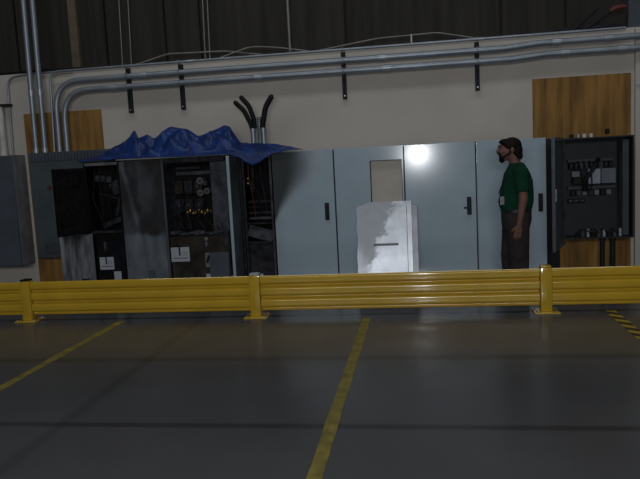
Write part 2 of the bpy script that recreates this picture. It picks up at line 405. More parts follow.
# upper door, swung open towards the viewer, charred inner face showing
def swung(mb, hx, hy, ang): return mb.xform(Matrix.Translation((hx, hy, 0)) @ Matrix.Rotation(ang, 4, 'Z') @ Matrix.Translation((-hx, -hy, 0)))
hx, hy = ax0 + .03, FY - .016
an = R(62)
m = MB(); m.slab(hx - .465, hx, .87, 1.715, hy - .0, hy + .02, 20, 30); d = part('door', swung(m, hx, hy, an), M_char, t, label='charred upper door, inner face showing')
m = MB(); m.ring(hx - .455, hx - .01, .88, 1.705, hx - .425, hx - .04, .91, 1.675, hy - .03, hy); part('door_flange', swung(m, hx, hy, an), M_char, d)
m = MB(); m.box(hx - .34, hy - .02, 1.48, hx - .1, hy - .001, 1.6, bev=.01); part('door_pocket', swung(m, hx, hy, an), M_char, d)
m = MB(); m.box(hx - .4, hy - .014, 1.0, hx - .2, hy - .001, 1.2, bev=.01); part('door_stiffener', swung(m, hx, hy, an), M_char, d)
an = R(14)
def sootlow(x, y, z): return .18 + .75 * max(0, fb(x * 2.4, y, z * .8, 5)) + .55 * sm(.62, .8, z) * sm(-4.52, -4.42, x) * (1 - sm(-4.36, -4.3, x))
m = MB(); m.slab(hx - .40, hx, .12, .845, hy - .0, hy + .018, 24, 40); d = part('door', swung(m, hx, hy, an), M_pale, t, soot=sootlow, label='blistered pale lower door')
m = MB(); m.box(hx - .16, hy - .01, .2, hx - .06, hy - .001, .28, bev=.005); part('latch', swung(m, hx, hy, an), M_char2, d)
m = MB(); m.box(hx - .395, hy - .02, .86, hx - .37, hy + .01, .9); part('hinge', swung(m, hx, hy, R(40)), M_char, t)

# --- burnt cabinet with the scorched left panel, open middle and a door seen on edge
b0, b1 = -3.785, -2.185
t = thing('burnt_cabinet', ((b0 + b1) / 2, (FY + BY) / 2, 0), 'wide burnt cabinet with scorched grey left panel and exposed switchgear', 'burnt cabinet')
m = MB(); m.shell(b0, b1, FY, BY, .1, TZ, .02); part('body', m, M_char2, t)
part('plinth', bx(b0 + .01, FY + .03, 0, b1 - .01, BY - .02, .1), M_strut, t)
def sootB(x, y, z):
    u = x - b0
    rag = .82 + .05 * fb(x, 0, 1, 9)
    s = .66 * sm(rag - .03, rag + .05, z) + .28 * fb(x, y, z * .5, 5) + .12
    diag = .10 + (1.75 - z) * .20
    s += .5 * math.exp(-((u - diag) / .05) ** 2) * sm(.82, 1.0, z) * (.5 + .6 * fb(x, 3, z, 9))
    s -= .35 * math.exp(-((u - diag + .06) / .03) ** 2) * sm(.9, 1.0, z)
    s += .6 * math.exp(-((u - .42) / .08) ** 2 - ((z - .83) / .04) ** 2) + .35 * sm(.50, .56, u) * sm(.85, .95, z)
    return min(.92, max(.06, s))
m = MB(); m.slab(b0 + .005, -3.225, .12, TZ - .02, FY - .014, FY - .001, 40, 90); d = part('door', m, M_burnt, t, soot=sootB, label='scorched grey panel on the left')
part('nameplate', bx(-3.50, FY - .02, .27, -3.40, FY - .0145, .36), M_gray_d, d)
part('frame_post', bx(-3.222, FY - .02, .12, -3.19, FY - .001, TZ - .01, bev=.004), M_burnt, t, soot=noisy(.55, .4))
part('header', bx(-3.19, FY - .016, 1.715, -2.40, FY - .001, 1.775, bev=.004), M_char2, t)
part('side_filler', bx(-2.60, FY + .06, .78, -2.395, FY + .08, 1.71), M_char3, t, label='smoked grey filler strip')
part('mounting_plate', bx(-3.18, FY + .3, .84, -2.42, FY + .32, 1.71), M_char, t)
part('lower_panel', bx(-3.185, FY + .03, .12, -2.40, FY + .05, .78, bev=.004), M_brown, t)
part('lower_cover', bx(-2.68, FY + .012, .14, -2.42, FY + .029, .56, bev=.006), M_gray_d, t)
m = MB()
for i in range(12):
    x = -3.17 + i * .064; m.box(x, FY + .0, .80 + .012 * math.sin(i * 2.1), x + .07, FY + .12, .832 + .018 * math.sin(i * 1.3 + 1), bev=.008)
part('melted_shelf', m, M_char3, t)
label_plate(t, -3.185, .455, .245, .185, FY + .029)
c = MB(); c.ell((-2.70, FY + .015, .735), (.028, .016, .028), 12); c.box(-2.715, FY - .0, .64, -2.685, FY + .03, .70, bev=.006); part('knob', c, M_ceram, t)
h = part('handle_plate', bx(-2.735, FY + .022, .37, -2.65, FY + .0295, .56, bev=.003), M_ceram, t, label='pale handle plate')
part('lever', bx(-2.705, FY - .005, .43, -2.68, FY + .021, .53, bev=.006, rot=Matrix.Rotation(.3, 3, 'Y')), M_black, h)
part('warning_label', bx(-2.735, FY + .022, .235, -2.65, FY + .0295, .285), M_white, t, smooth=False)
for i in range(3):
    for j in range(2):
        x = -3.14 + i * .13; z = 1.40 - j * .24
        p = part('circuit_breaker', bx(x, FY + .19, z - .09, x + .115, FY + .299, z + .09, bev=.008), M_char2 if (i + j) % 2 else M_brown, t)
        part('toggle', bx(x + .04, FY + .165, z - .02, x + .07, FY + .189, z + .03, bev=.005), M_char3, p)
for (x, z, r) in [(-2.785, 1.475, .045), (-2.70, 1.34, .04), (-2.79, 1.32, .042), (-2.72, 1.44, .03)]:
    c = MB(); c.tube([(x, FY + .299, z), (x, FY + .18, z)], r, 16); p = part('insulator', c, M_ceram if r > .035 else M_char3, t)
    c = MB(); c.tube([(x, FY + .179, z), (x, FY + .165, z)], r * .45, 12); part('insulator_stud', c, M_char3, p)
m = MB(); m.box(-3.12, FY + .25, 1.555, -2.62, FY + .299, 1.60); part('bus_bar', m, M_char3, t)
m = MB(); m.box(-3.12, FY + .25, 1.63, -2.80, FY + .299, 1.66); part('bus_bar', m, M_char2, t)
m = MB(); m.box(-2.99, FY + .16, 1.045, -2.63, FY + .28, 1.10, bev=.006); tb = part('terminal_strip', m, M_char2, t)
for i in range(9):
    x = -2.965 + i * .038; z = 1.075 + .022 * math.sin(i * 1.9)
    c = MB(); c.ell((x, FY + .145, z), (.017, .016, .024 if i % 2 else .016), 10); part('lug', c, M_brass, tb, label='brass lug, smoke stained')
for i in range(10):
    x = -3.12 + i * .055
    pts = [(x, FY + .17, 1.20 + .1 * random.random()), (x + random.uniform(-.05, .05), FY + .12, 1.1), (x + random.uniform(-.1, .1), FY + .13, .98), (x + random.uniform(-.06, .06), FY + .15, .86)]
    part('burnt_wire', MB().tube(fillet(pts, .08), .009, 6), M_rubber if i % 3 else M_char2, t)
for i in range(4):
    pts = [(-2.62 + .03 * i, FY + .2, 1.0), (-2.55 + .03 * i, FY + .04, .88 + .02 * i), (-2.46 + .015 * i, FY + .03, .80 - .04 * i), (-2.47, FY + .03, .64)]
    part('loose_cable', MB().tube(fillet(pts, .08), .012, 7), M_char3 if i % 2 else M_char2, t)
# right-hand door, opened square to the front
m = MB(); m.box(-2.245, 7.80, .12, -2.22, 8.197, 1.76, bev=.003); bmesh.ops.subdivide_edges(m.bm, edges=m.bm.edges[:], cuts=12, use_grid_fill=True)
d = part('door', m, M_burnt, t, soot=lambda x, y, z: .35 + .4 * sm(.9, 1.5, z) + .25 * fb(x, y, z, 4), label='door standing open, seen on its edge')
part('edge_strip', bx(-2.252, 7.788, .12, -2.216, 7.7995, 1.765, bev=.003), M_gray, d, soot=lambda x, y, z: .1)
part('hinge', bx(-2.26, 8.15, .3, -2.245, 8.19, .42), M_char3, d); part('hinge', bx(-2.26, 8.15, 1.4, -2.245, 8.19, 1.52), M_char3, d)
part('latch', bx(-2.28, 7.79, .22, -2.252, 7.83, .33, bev=.004), M_ceram, d)

# --- narrow burnt cabinet with no door
c0, c1 = -2.175, -1.797
t = thing('burnt_cabinet', ((c0 + c1) / 2, (FY + BY) / 2, 0), 'narrow doorless burnt cabinet, black inside, beside the smoke-blackened door', 'burnt cabinet')
m = MB(); m.shell(c0, c1, FY, BY, .1, TZ, .015); part('body', m, M_char, t)
part('plinth', bx(c0 + .01, FY + .03, 0, c1 - .01, BY - .02, .1), M_strut, t)
for z, mm in [(1.16, M_char2), (1.09, M_char), (1.02, M_char2), (.95, M_char3)]:
    part('louvre_bar', bx(c0 + .03, FY + .10, z, c1 - .04, FY + .14, z + .035, bev=.008), mm, t)
part('fallen_plate', bx(c0 + .02, FY + .03, .70, c1 - .02, FY + .045, .86, bev=.004, rot=Matrix.Rotation(.28, 3, 'Y') @ Matrix.Rotation(-.6, 3, 'X')), M_char3, t)
part('shelf', bx(c0 + .02, FY + .02, .90, c1 - .02, FY + .3, .915), M_char2, t)
part('lower_panel', bx(c0 + .02, FY + .06, .12, c1 - .03, FY + .08, .68), M_char2, t)
part('mounting_bar', bx(c0 + .06, FY + .2, 1.3, c0 + .1, FY + .24, 1.75), M_char2, t)
for i, (x, mm) in enumerate([(-2.12, M_red_dot), (-2.08, M_rubber), (-2.02, M_rubber), (-1.96, M_char2), (-1.90, M_rubber)]):
    pts = [(x, FY + .12, 1.74), (x + .01, FY + .06, 1.5), (x + .05 + .03 * math.sin(i * 2), FY + .07, 1.25), (x + .06, FY + .12, .93)]
    part('burnt_wire', MB().tube(fillet(pts, .15), .008, 6), mm, t)
for z in (1.475, 1.415):
    part('lug', MB().ell((-2.115, FY + .045, z), (.013, .013, .017), 10), M_brass, t)
part('handle_plate', bx(-2.06, FY - .012, .20, -1.98, FY - .001, .275, bev=.004), M_white, t, label='small pale plate at the foot')
part('frame_post', bx(c1 - .03, FY - .012, .12, c1 - .004, FY - .001, 1.78, bev=.003), M_char3, t)
part('frame_post', bx(c0 + .0, FY - .008, .12, c0 + .03, FY - .001, 1.78, bev=.003), M_char2, t)
m = MB(); m.box(c0 + .03, FY - .01, .655, c1 - .03, FY - .001, .68, bev=.003); part('cross_bar', m, M_char2, t)

# ------------------------------------------------------------------ blue tarpaulin draped over the burnt cabinets
def curve(pts, x):
    if x <= pts[0][0]: return pts[0][1]
    for (xa, za), (xb, zb) in zip(pts, pts[1:]):
        if x <= xb:
            t_ = (x - xa) / (xb - xa); return za + (zb - za) * (t_ * .5 + .5 * t_ * t_ * (3 - 2 * t_))
    return pts[-1][1]
RIDGE = [(-4.33, 1.80), (-4.05, 1.85), (-3.78, 1.97), (-3.62, 2.05), (-3.535, 2.155), (-3.49, 2.05), (-3.37, 2.085), (-3.28, 2.03), (-3.16, 2.12), (-3.05, 2.165), (-2.86, 2.135), (-2.70, 2.03), (-2.5, 2.09), (-2.36, 2.145), (-2.30, 2.13), (-2.17, 1.92), (-2.03, 1.905), (-1.83, 1.895), (-1.60, 1.85), (-1.47, 1.805)]
LOW = [(-4.33, 1.795), (-4.1, 1.80), (-3.78, 1.805), (-3.4, 1.80), (-2.9, 1.79), (-2.55, 1.79), (-2.33, 1.79), (-2.2, 1.74), (-2.11, 1.67), (-2.03, 1.635), (-1.95, 1.66), (-1.86, 1.72), (-1.76, 1.765), (-1.6, 1.795), (-1.47, 1.80)]
m = MB(); NU, NV = 260, 54; V = []
for i in range(NU + 1):
    x = -4.33 + (2.86) * i / NU; zr = curve(RIDGE, x); zl = curve(LOW, x); row = []
    for j in range(NV + 1):
        v = j / NV
        if v < .12:
            t_ = v / .12; y = 8.155 + .005 * t_; z = zl - .0 + t_ * max(.0, 1.805 - zl)
            if zl > 1.78: z = zl + .012 * t_
        elif v < .62:
            t_ = (v - .12) / .5; zb = max(1.805, zl + .012); y = 8.16 + .26 * t_; z = zb + (zr - zb) * (t_ ** .75)
        else:
            t_ = (v - .62) / .38; y = 8.42 + (.14 + .16 * sm(-3.98, -3.85, x)) * t_; z = zr + (1.80 - zr) * (t_ * t_ * (3 - 2 * t_))
        k_ = y / 8.2; xx = x * (1 + (k_ - 1) * (1 - sm(-1.9, -1.45, x))); z = 1.65 + (z - 1.65) * k_
        bl = min(1, (zr - 1.79) * 5) * math.sin(math.pi * min(1, max(0, v)))
        f1 = abs(((x * 2.9 + y * 4.6 + .5 * fb(x, y, 1, 1.5)) % 1) - .5) * 2; f2 = abs(((x * 3.7 - y * 5.2 + .6 * fb(x, y, 5, 1.2)) % 1) - .5) * 2
        q = fb(x, y * 1.2, .3, 5.5) * .025 + (f1 - .5) * .05 + (f2 - .5) * .045 + (.5 - abs(fb(x + y * 1.3, y * .6, 4, 8))) * .010
        dy = (fb(x, z, 7, 5) * .03) * math.sin(math.pi * v)
        z = max(z + q * bl * (.2 if .55 < v < .7 else 1), 1.789 if v >= .12 else -9)
        row.append(m.bm.verts.new((xx + .012 * fb(y, z, x, 6) * bl, y - max(0, dy) * .5 if v > .12 else y - abs(dy) * .4, z)))
    V.append(row)
for i in range(NU):
    for j in range(NV): m.bm.faces.new((V[i][j], V[i + 1][j], V[i + 1][j + 1], V[i][j + 1]))
tp = put('blue_tarp', m, M_tarp); tag(tp, 'crumpled blue tarpaulin draped over the tops of the burnt cabinets', 'tarp')
md = tp.modifiers.new('thick', 'SOLIDIFY'); md.thickness = .004; md.offset = 1

# ------------------------------------------------------------------ cut cables and conduit stubs above the tarp
CY = 8.62; s_ = CY / 8.45
def lift(p): return (p[0] * s_, CY, 1.65 + (p[1] - 1.65) * s_)
for nm, pts, lb in [('power_cable', [(-2.07, 2.06), (-2.07, 2.13), (-2.16, 2.33), (-2.27, 2.44)], 'cut black cable bending left, lowest of the three above the tarp'),
                    ('power_cable', [(-2.035, 2.1), (-2.04, 2.22), (-2.09, 2.38), (-2.19, 2.50)], 'cut black cable bending left, second of the three above the tarp'),
                    ('power_cable', [(-1.93, 2.06), (-1.93, 2.14), (-1.88, 2.36), (-1.79, 2.49)], 'thick cut black cable bending right above the tarp')]:
    P = fillet([lift(p) for p in pts], .25, 6)
    c = MB(); c.tube(P, .036 if 'right' in lb else .031, 12)
    t = thing(nm, P[0], lb, 'cable', 'cut cables above the tarp'); part('jacket', c, M_rubber, t)
    d_ = (P[-1] - P[-2]).normalized(); c = MB(); c.tube([P[-1], P[-1] + d_ * .018], .02, 10); part('cut_end', c, M_char2, t)
for x, z1, lb in [(-2.06, 2.12, 'short grey conduit stub under the left cut cables'), (-1.985, 2.24, 'ribbed grey conduit stub between the cut cables'), (-1.925, 2.12, 'short grey conduit stub under the right cut cable')]:
    a = lift((x, 1.7)); b = lift((x, z1)); yb = CY + (.062 if 'ribbed' in lb else 0)
    t = thing('conduit_stub', (a[0], yb, 1.787), lb, 'conduit stub', 'conduit stubs above the tarp')
    if 'ribbed' in lb:
        P = [(a[0], yb, 1.787 + (b[2] - 1.787) * k / 40) for k in range(41)]; c = MB(); c.tube(P, [.03 if k % 2 else .036 for k in range(41)], 12)
    else:
        c = MB(); c.tube([(a[0], yb, 1.787), (a[0], yb, b[2] - .03)], .034, 12)
        part('end_collar', MB().tube([(a[0], yb, b[2] - .06), (a[0], yb, b[2] - .02)], .040, 12), M_galv, t)
    part('pipe', c, M_galv, t)

# ------------------------------------------------------------------ galvanised sheet leaning on the cabinets
t = thing('metal_sheet', (-.40, 8.0, 0), 'bright scuffed galvanised metal sheet leaning against the grey cabinets', 'metal sheet')
def lean(mb):   # built upright at y=0, then leaned back on its bottom edge
    return mb.xform(Matrix.Translation((0, 7.86, 0)) @ Matrix.Rotation(R(-13.5), 4, 'X'))
def scuff(x, y, z):
    u = (x + .75) / .66
    edge = .30 + (z - .5) * .62 + .10 * fb(x, 1, z, 7) + .09 * fb(x, 4, z, 26)
    s = 1 - sm(edge - .06, edge + .06, u)
    s = s * (.45 + .55 * sm(.25, .62, z + .2 * fb(x, 5, z, 6))) + .15 * max(0, fb(x, 2, z, 14)) * (1 - sm(.3, .75, u))
    return s * .95 + .05 * fb(x, 8, z, 3)
m = MB(); nx, nz = 44, 80; V = []
x0, x1, zt = -.755, -.10, 1.155
slot = (-.555, -.27, .625, .655)
for j in range(nz + 1):
    row = []
    for i in range(nx + 1):
        u = i / nx; z = zt * j / nz
        z -= max(0, .055 - (u * (x1 - x0)) * .34) * (j / nz)          # dipped top left corner
        x = x0 + (x1 - x0) * u
        if u == 0: x += .012 * fb(0, 2, z, 5)
        row.append(m.bm.verts.new((x, .008 * math.sin(u * 3.1) + .0018 * fb(x, 0, z, 3), z)))
    V.append(row)
for j in range(nz):
    for i in range(nx):
        f = (V[j][i], V[j][i + 1], V[j + 1][i + 1], V[j + 1][i]); c = sum((v.co for v in f), Vector()) / 4
        if slot[0] < c.x < slot[1] and slot[2] < c.z < slot[3]: continue
        m.bm.faces.new(f)
bmesh.ops.solidify(m.bm, geom=m.bm.faces[:], thickness=.003)
part('face', lean(m), M_sheet, t, soot=lambda x, y, z: scuff(x, 0, z * 1.02))
part('slot_back', lean(bx(slot[0] - .02, .030, slot[2] - .02, slot[1] + .02, .034, slot[3] + .02)), mat('slot_shade', (.16, .17, .19), .5), t, label='dark hand slot')
part('folded_edge', lean(bx(-.099, -.012, .0, -.03, .03, 1.10, bev=.004)), mat('dull_folded_edge', (.34, .35, .38), .45, .3), t, label='duller folded right edge')
part('seam', lean(bx(-.160, -.001, .0, -.154, .004, 1.10)), M_ceram, t)

# ------------------------------------------------------------------ left wall boxes, plywood
def wall_box(name, x0, x1, y0, z0, z1, label, cat, m1):
    t = thing(name, ((x0 + x1) / 2, WY - .1, z0), label, cat)
    part('body', bx(x0, y0 + .016, z0, x1, WY - .003, z1, bev=.005), m1, t)
    d = part('door', bx(x0 + .006, y0, z0 + .01, x1 - .006, y0 + .0155, z1 - .01, bev=.004), m1, t); return t, d
t = tag(put('plywood_board', bx(-5.38, WY - .022, 0, -4.245, WY - .001, 2.5), M_ply_d, smooth=False), 'plywood backboard on the wall behind the grey louvred box at left', 'plywood board', 'plywood backboards')
t = tag(put('plywood_board', bx(1.43, WY - .022, 0, 2.58, WY - .001, 2.515), M_ply, smooth=False), 'plywood backboard on the wall behind the open wall cabinet', 'plywood board', 'plywood backboards')
t, d = wall_box('wall_box', -6.3, -5.43, 8.47, .42, 1.94, 'plain dark grey wall box cut off by the left edge of the photo', 'wall box', M_gray_d)
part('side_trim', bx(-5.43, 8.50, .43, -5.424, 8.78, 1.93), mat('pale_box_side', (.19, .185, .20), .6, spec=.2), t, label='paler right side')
t = thing('breaker_panel', (-4.67, 8.7, .5), 'grey breaker box with a louvred top behind the charred open door', 'breaker panel')
part('body', bx(-5.275, 8.616, .5, -4.08, WY - .024, 1.955, bev=.005), M_gray_l, t)
d = part('door', bx(-5.265, 8.60, .51, -4.09, 8.6155, 1.82, bev=.004), M_gray_l, t)
m = MB()
for k in range(24):
    x = -5.25 + k * .048; m.box(x, 8.598, 1.835, x + .03, 8.6155, 1.94, bev=.004)
part('louvre', m, M_gray_d, t)
m = MB()
for k in range(6): m.box(-5.13 + k * .045, 8.594, .55, -5.105 + k * .045, 8.5995, .72, bev=.002)
part('vent', m, M_char3, d)
c = MB(); c.tube([(-4.99, 8.599, 1.475), (-4.99, 8.58, 1.475)], .03, 14); part('indicator_lamp', c, M_red_dot, d, label='dull red indicator lamp')

# ------------------------------------------------------------------ conduits on the wall
KY = 8.70
def conduit(pts, r, label, rad=.3, m_=M_galv, couplings=(), name='electrical_conduit', group='conduits on the wall', n=14):
    P = fillet(pts, rad, 10); t = thing(name, P[0], label, 'conduit', group)
    part('pipe', MB().tube(P, r, n), m_, t)
    for c in couplings:
        for a, b in zip(P, P[1:]):
            lo, hi = (a.x, b.x)
            if abs(hi - lo) > .05 and min(lo, hi) <= c <= max(lo, hi):
                q = a + (b - a) * ((c - lo) / (hi - lo)); d_ = (b - a).normalized()
                part('coupling', MB().tube([q - d_ * .05, q + d_ * .05], r * 1.18, n), M_galv_b, t); break
    return t
def vert(x, r, label, z0, z1, y):
    t = thing('electrical_conduit', (x, y, z0), label, 'conduit', 'conduits on the wall')
    part('pipe', MB().tube([(x, y, z0), (x + .035, y, z1)], r, 14), M_galv, t)
    part('coupling', MB().tube([(x, y, z0), (x, y, z0 + .06)], r * 1.22, 14), M_galv_b, t)
    part('coupling', MB().tube([(x + .009, y, 2.72), (x + .0105, y, 2.80)], r * 1.15, 14), M_galv_b, t)
vert(-5.165, .036, 'vertical grey conduit rising from the breaker box, left of the straight pair', 1.955, 4.8, 8.655)
vert(-5.035, .036, 'vertical grey conduit rising from the breaker box, right of the straight pair', 1.955, 4.8, 8.655)
conduit([(-4.925, KY, 1.955), (-4.885, KY, 3.03), (2.50, KY, 3.035)], .017, 'thin topmost conduit bending off the breaker box and running along the wall top', .14, couplings=(-2.9, .8))
conduit([(-4.845, KY, 1.955), (-4.83, KY, 2.893), (1.1, KY, 2.90), (1.5, KY, 2.93), (4.2, KY, 2.93)], .038, 'thick middle conduit bending off the breaker box and running along the wall', [.36, .5, .5], couplings=(-3.55, -.4, 1.7, 2.3))
conduit([(-4.735, KY, 1.955), (-4.725, KY, 2.762), (1.2, KY, 2.765), (1.6, KY, 2.795), (4.2, KY, 2.79)], .038, 'thick lowest conduit bending off the breaker box and running along the wall', [.36, .5, .5], couplings=(-4.0, -2.0, -.35, 1.8, 2.45))
conduit([(-5.585, 8.77, 1.945), (-5.56, 8.77, 3.0), (-5.22, 8.77, 3.035), (-4.6, 8.77, 3.04)], .014, 'thin grey conduit rising from the plain wall box at far left', .14, couplings=())
t = tag(put('wall_bracket', bx(-5.95, 8.70, 2.615, -5.535, WY - .001, 2.65, bev=.004), M_strut), 'short dark horizontal bracket on the wall at far left', 'bracket')
t = thing('vertical_pipe', (-5.70, 8.74, 1.945), 'off-white vertical pipe under the dark bracket at far left', 'pipe')
part('pipe', MB().tube([(-5.70, 8.735, 1.945), (-5.70, 8.735, 2.614)], .05, 16), M_whitepipe, t); part('collar', MB().tube([(-5.70, 8.735, 1.945), (-5.70, 8.735, 1.99)], .056, 16), M_whitepipe, t)
sl = ['dark vertical strut holding the conduits, leftmost, above the plywood edge', 'dark vertical strut holding the conduits, second from the left above the tarp', 'dark vertical strut holding the conduits above the cut-out cabinet', 'dark vertical strut holding the conduits above the cabinet left of the person']
for x, lb in zip((-3.80, -3.065, -.90, .765), sl):
    t = thing('wall_strut', (x, 8.77, 2.42), lb, 'strut', 'struts under the conduits')
    m = MB(); m.box(x - .026, 8.742, 2.42, x - .019, WY - .001, 3.01); m.box(x + .019, 8.742, 2.42, x + .026, WY - .001, 3.01); m.box(x - .019, 8.785, 2.42, x + .019, WY - .001, 3.01)
    m.box(x - .018, 8.744, 2.422, x - .006, 8.75, 3.008); m.box(x + .006, 8.744, 2.422, x + .018, 8.75, 3.008)
    part('channel', m, M_strut, t)
    part('bolt', MB().tube([(x, 8.78, 2.46), (x, 8.738, 2.46)], .010, 8), M_galv_b, t)
    for z, r in ((3.034, .017), (2.897, .038), (2.764, .038)):
        P = [(x, KY - (r + .006) * math.cos(a), z + (r + .006) * math.sin(a)) for a in [math.pi * (-.5 + k / 10) for k in range(11)]]
        c = MB(); c.tube([(x, 8.74, z - r - .006)] + P + [(x, 8.74, z + r + .006)], .006, 6); part('pipe_clamp', c, M_galv, t)

# ------------------------------------------------------------------ upper wall: hanging rods, post, cables on the ledge
def rod(name, x, r, label, y=9.06, z0=3.05, m_=M_rod, group='thin rods against the dark upper wall', dx=0):
    t = thing(name, (x, y, z0), label, 'rod', group); part('shaft', MB().tube([(x, y, z0), (x + dx, y, 4.85)], r, 10), m_, t)
    part('foot', MB().tube([(x, y, z0), (x, y, z0 + .04)], r * 1.9, 10), m_, t); return t
rod('hanger_rod', -4.0, .008, 'thin pale rod on the upper wall, left of the pair above the plywood', dx=.05)
rod('hanger_rod', -3.87, .008, 'thin pale rod on the upper wall, right of the pair above the plywood', dx=.05)
rod('hanger_rod', -2.81, .009, 'thin pale rod on the upper wall above the tarp middle, beside a dark seam', dx=.04)
rod('hanger_rod', -2.745, .009, 'thin grey rod on the upper wall, right of the one beside the seam', dx=.04)
rod('hanger_rod', -1.635, .019, 'thick pale conduit rod on the upper wall above the cut cables', group=None, m_=mat('pale_rod', (.2, .2, .19), .5, .3))
t = thing('upper_post', (-4.65, 9.06, 3.05), 'dull brown vertical post against the dark upper wall', 'post')
part('shaft', bx(-4.715, 9.01, 3.06, -4.595, 9.095, 4.88, bev=.006), M_post, t); part('foot_plate', bx(-4.76, 8.98, 3.05, -4.55, 9.098, 3.06), M_post, t)
def ledge_cable(pts, r, label):
    P = fillet(pts, .6, 6); return tag(put('loose_cable', MB().tube(P, r, 8), M_rubber if 'dark' in label else M_rod), label, 'cable', 'loose cables along the wall top')
ledge_cable([(-4.3, 8.95, 3.06), (-3.75, 8.96, 3.085), (-3.3, 8.95, 3.19), (-2.5, 8.96, 3.17), (-1.9, 8.95, 3.07)], .009, 'loose grey cable humped along the wall top at left')
ledge_cable([(-2.6, 8.9, 3.065), (-2.14, 8.92, 3.20), (-1.75, 8.9, 3.15), (-1.3, 8.93, 3.07), (-.9, 8.9, 3.06)], .008, 'loose grey cable humped along the wall top above the cut cables')
ledge_cable([(-1.4, 8.93, 3.06), (-.45, 8.95, 3.18), (.3, 8.93, 3.19), (.9, 8.95, 3.06)], .008, 'loose grey cable humped along the wall top right of centre')
ledge_cable([(-7.0, 8.86, 3.075), (-5.6, 8.87, 3.07), (-5.2, 8.85, 3.075), (-4.5, 8.87, 3.07)], .022, 'thick dark cable lying on the wall top at far left')
t = thing('wall_top_clip', (-.03, 8.84, 3.05), 'small grey clip standing on the wall top right of centre', 'clip')
part('stem', bx(-.042, 8.835, 3.05, -.022, 8.85, 3.18, bev=.003), M_galv, t); part('foot', bx(-.06, 8.81, 3.05, -.005, 8.87, 3.058), M_galv, t)
t = thing('brace_rod', (2.05, 8.92, 3.05), 'dark slanted rod with a red end on the wall top at right', 'rod', 'slanted rods at upper right')
part('shaft', MB().tube([(2.05, 8.92, 3.06), (2.42, 8.92, 3.305)], .017, 10), M_strut, t); part('sleeve', MB().tube([(2.38, 8.92, 3.28), (2.42, 8.92, 3.305), (2.50, 8.92, 3.322), (2.56, 8.92, 3.322)], [.026, .036, .032, .026], 12), M_red, t, label='red end sleeve')
part('foot', bx(1.99, 8.88, 3.05, 2.11, 8.96, 3.062), M_strut, t)
t = thing('brace_rod', (1.96, 8.99, 3.05), 'dark slanted rod without a red end on the wall top at right', 'rod', 'slanted rods at upper right')
part('shaft', MB().tube([(1.92, 8.99, 3.06), (2.25, 8.99, 3.345)], .015, 10), M_strut, t); part('foot', bx(1.86, 8.965, 3.05, 1.98, 9.02, 3.062), M_strut, t)
t = thing('wall_top_tray', (2.2, 8.9, 3.05), 'dark flat cable tray on the wall top at right', 'cable tray')
part('tray', bx(1.75, 9.025, 3.05, 2.55, 9.09, 3.13, bev=.004), M_strut, t); part('lip', bx(1.75, 9.018, 3.115, 2.55, 9.0245, 3.14), M_strut, t)

# ------------------------------------------------------------------ open wall cabinet at right
wx0, wx1, wy0, wy1, wz0, wz1 = 1.725, 2.53, 8.48, 8.776, .545, 1.765
t = thing('control_cabinet', ((wx0 + wx1) / 2, 8.65, wz0), 'open dark wall cabinet full of relays and wires on the right plywood', 'control cabinet')
M_cab = mat('cabinet_fitting_grey', (.05, .055, .06), .5, var=.1, spec=.2)  # even grey for the ducts, relays, terminals and glands
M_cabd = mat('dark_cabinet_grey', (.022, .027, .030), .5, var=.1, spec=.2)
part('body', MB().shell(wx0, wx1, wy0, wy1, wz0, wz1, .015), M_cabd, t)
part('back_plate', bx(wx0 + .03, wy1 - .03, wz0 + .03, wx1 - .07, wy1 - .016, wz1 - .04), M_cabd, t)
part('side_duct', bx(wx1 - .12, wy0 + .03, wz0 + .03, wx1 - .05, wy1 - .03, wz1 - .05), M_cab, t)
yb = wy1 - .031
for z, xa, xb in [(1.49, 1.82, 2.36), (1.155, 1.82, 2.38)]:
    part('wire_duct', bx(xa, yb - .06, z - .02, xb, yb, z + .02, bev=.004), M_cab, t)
for k in range(9):
    x = 1.83 + k * .058
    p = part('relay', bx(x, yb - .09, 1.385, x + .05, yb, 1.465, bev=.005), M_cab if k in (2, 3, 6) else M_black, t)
    part('relay_button', bx(x + .015, yb - .1, 1.42, x + .035, yb - .0905, 1.445), M_char3, p)
part('power_supply', bx(2.045, yb - .12, 1.20, 2.19, yb, 1.385, bev=.006), mat('pale_grey_module', (.22, .25, .30), .5), t, label='pale grey module')
part('power_supply', bx(2.20, yb - .11, 1.20, 2.37, yb, 1.385, bev=.006), mat('mid_grey_module', (.10, .115, .145), .5), t, label='blue-grey module')
part('contactor', bx(1.86, yb - .09, 1.29, 1.955, yb, 1.36, bev=.006), M_ceram, t); part('contactor', bx(1.87, yb - .1, 1.20, 1.98, yb, 1.28, bev=.006), M_black, t)
for k in range(7):
    x = 1.85 + k * .07
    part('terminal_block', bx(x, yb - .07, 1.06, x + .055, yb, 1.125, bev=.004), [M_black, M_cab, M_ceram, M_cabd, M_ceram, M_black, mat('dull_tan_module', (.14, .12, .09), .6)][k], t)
part('fuse_strip', bx(1.82, yb - .06, .975, 2.02, yb, 1.02, bev=.004), M_black, t)
for k in range(5): part('fuse', bx(1.835 + k * .036, yb - .068, .99, 1.855 + k * .036, yb - .0605, 1.008), M_red_dot if k % 2 else M_ceram, t)
part('wire_bundle', MB().tube(fillet([(2.17, yb - .1, 1.5), (2.12, yb - .15, 1.42), (2.05, yb - .16, 1.32), (1.99, yb - .15, 1.25), (2.0, yb - .12, 1.12)], .1), [.012] * 2 + [.03] * 30 + [.03] * 20 if False else .026, 9), M_rubber, t)
for k in range(3):
    pts = [(2.0 + .03 * k, yb - .13, 1.12), (1.98 + .05 * k, yb - .16, 1.2), (1.95 + .06 * k, yb - .15, 1.38), (1.93 + .07 * k, yb - .08, 1.48)]
    part('wire', MB().tube(fillet(pts, .1), .008, 6), M_rubber, t)
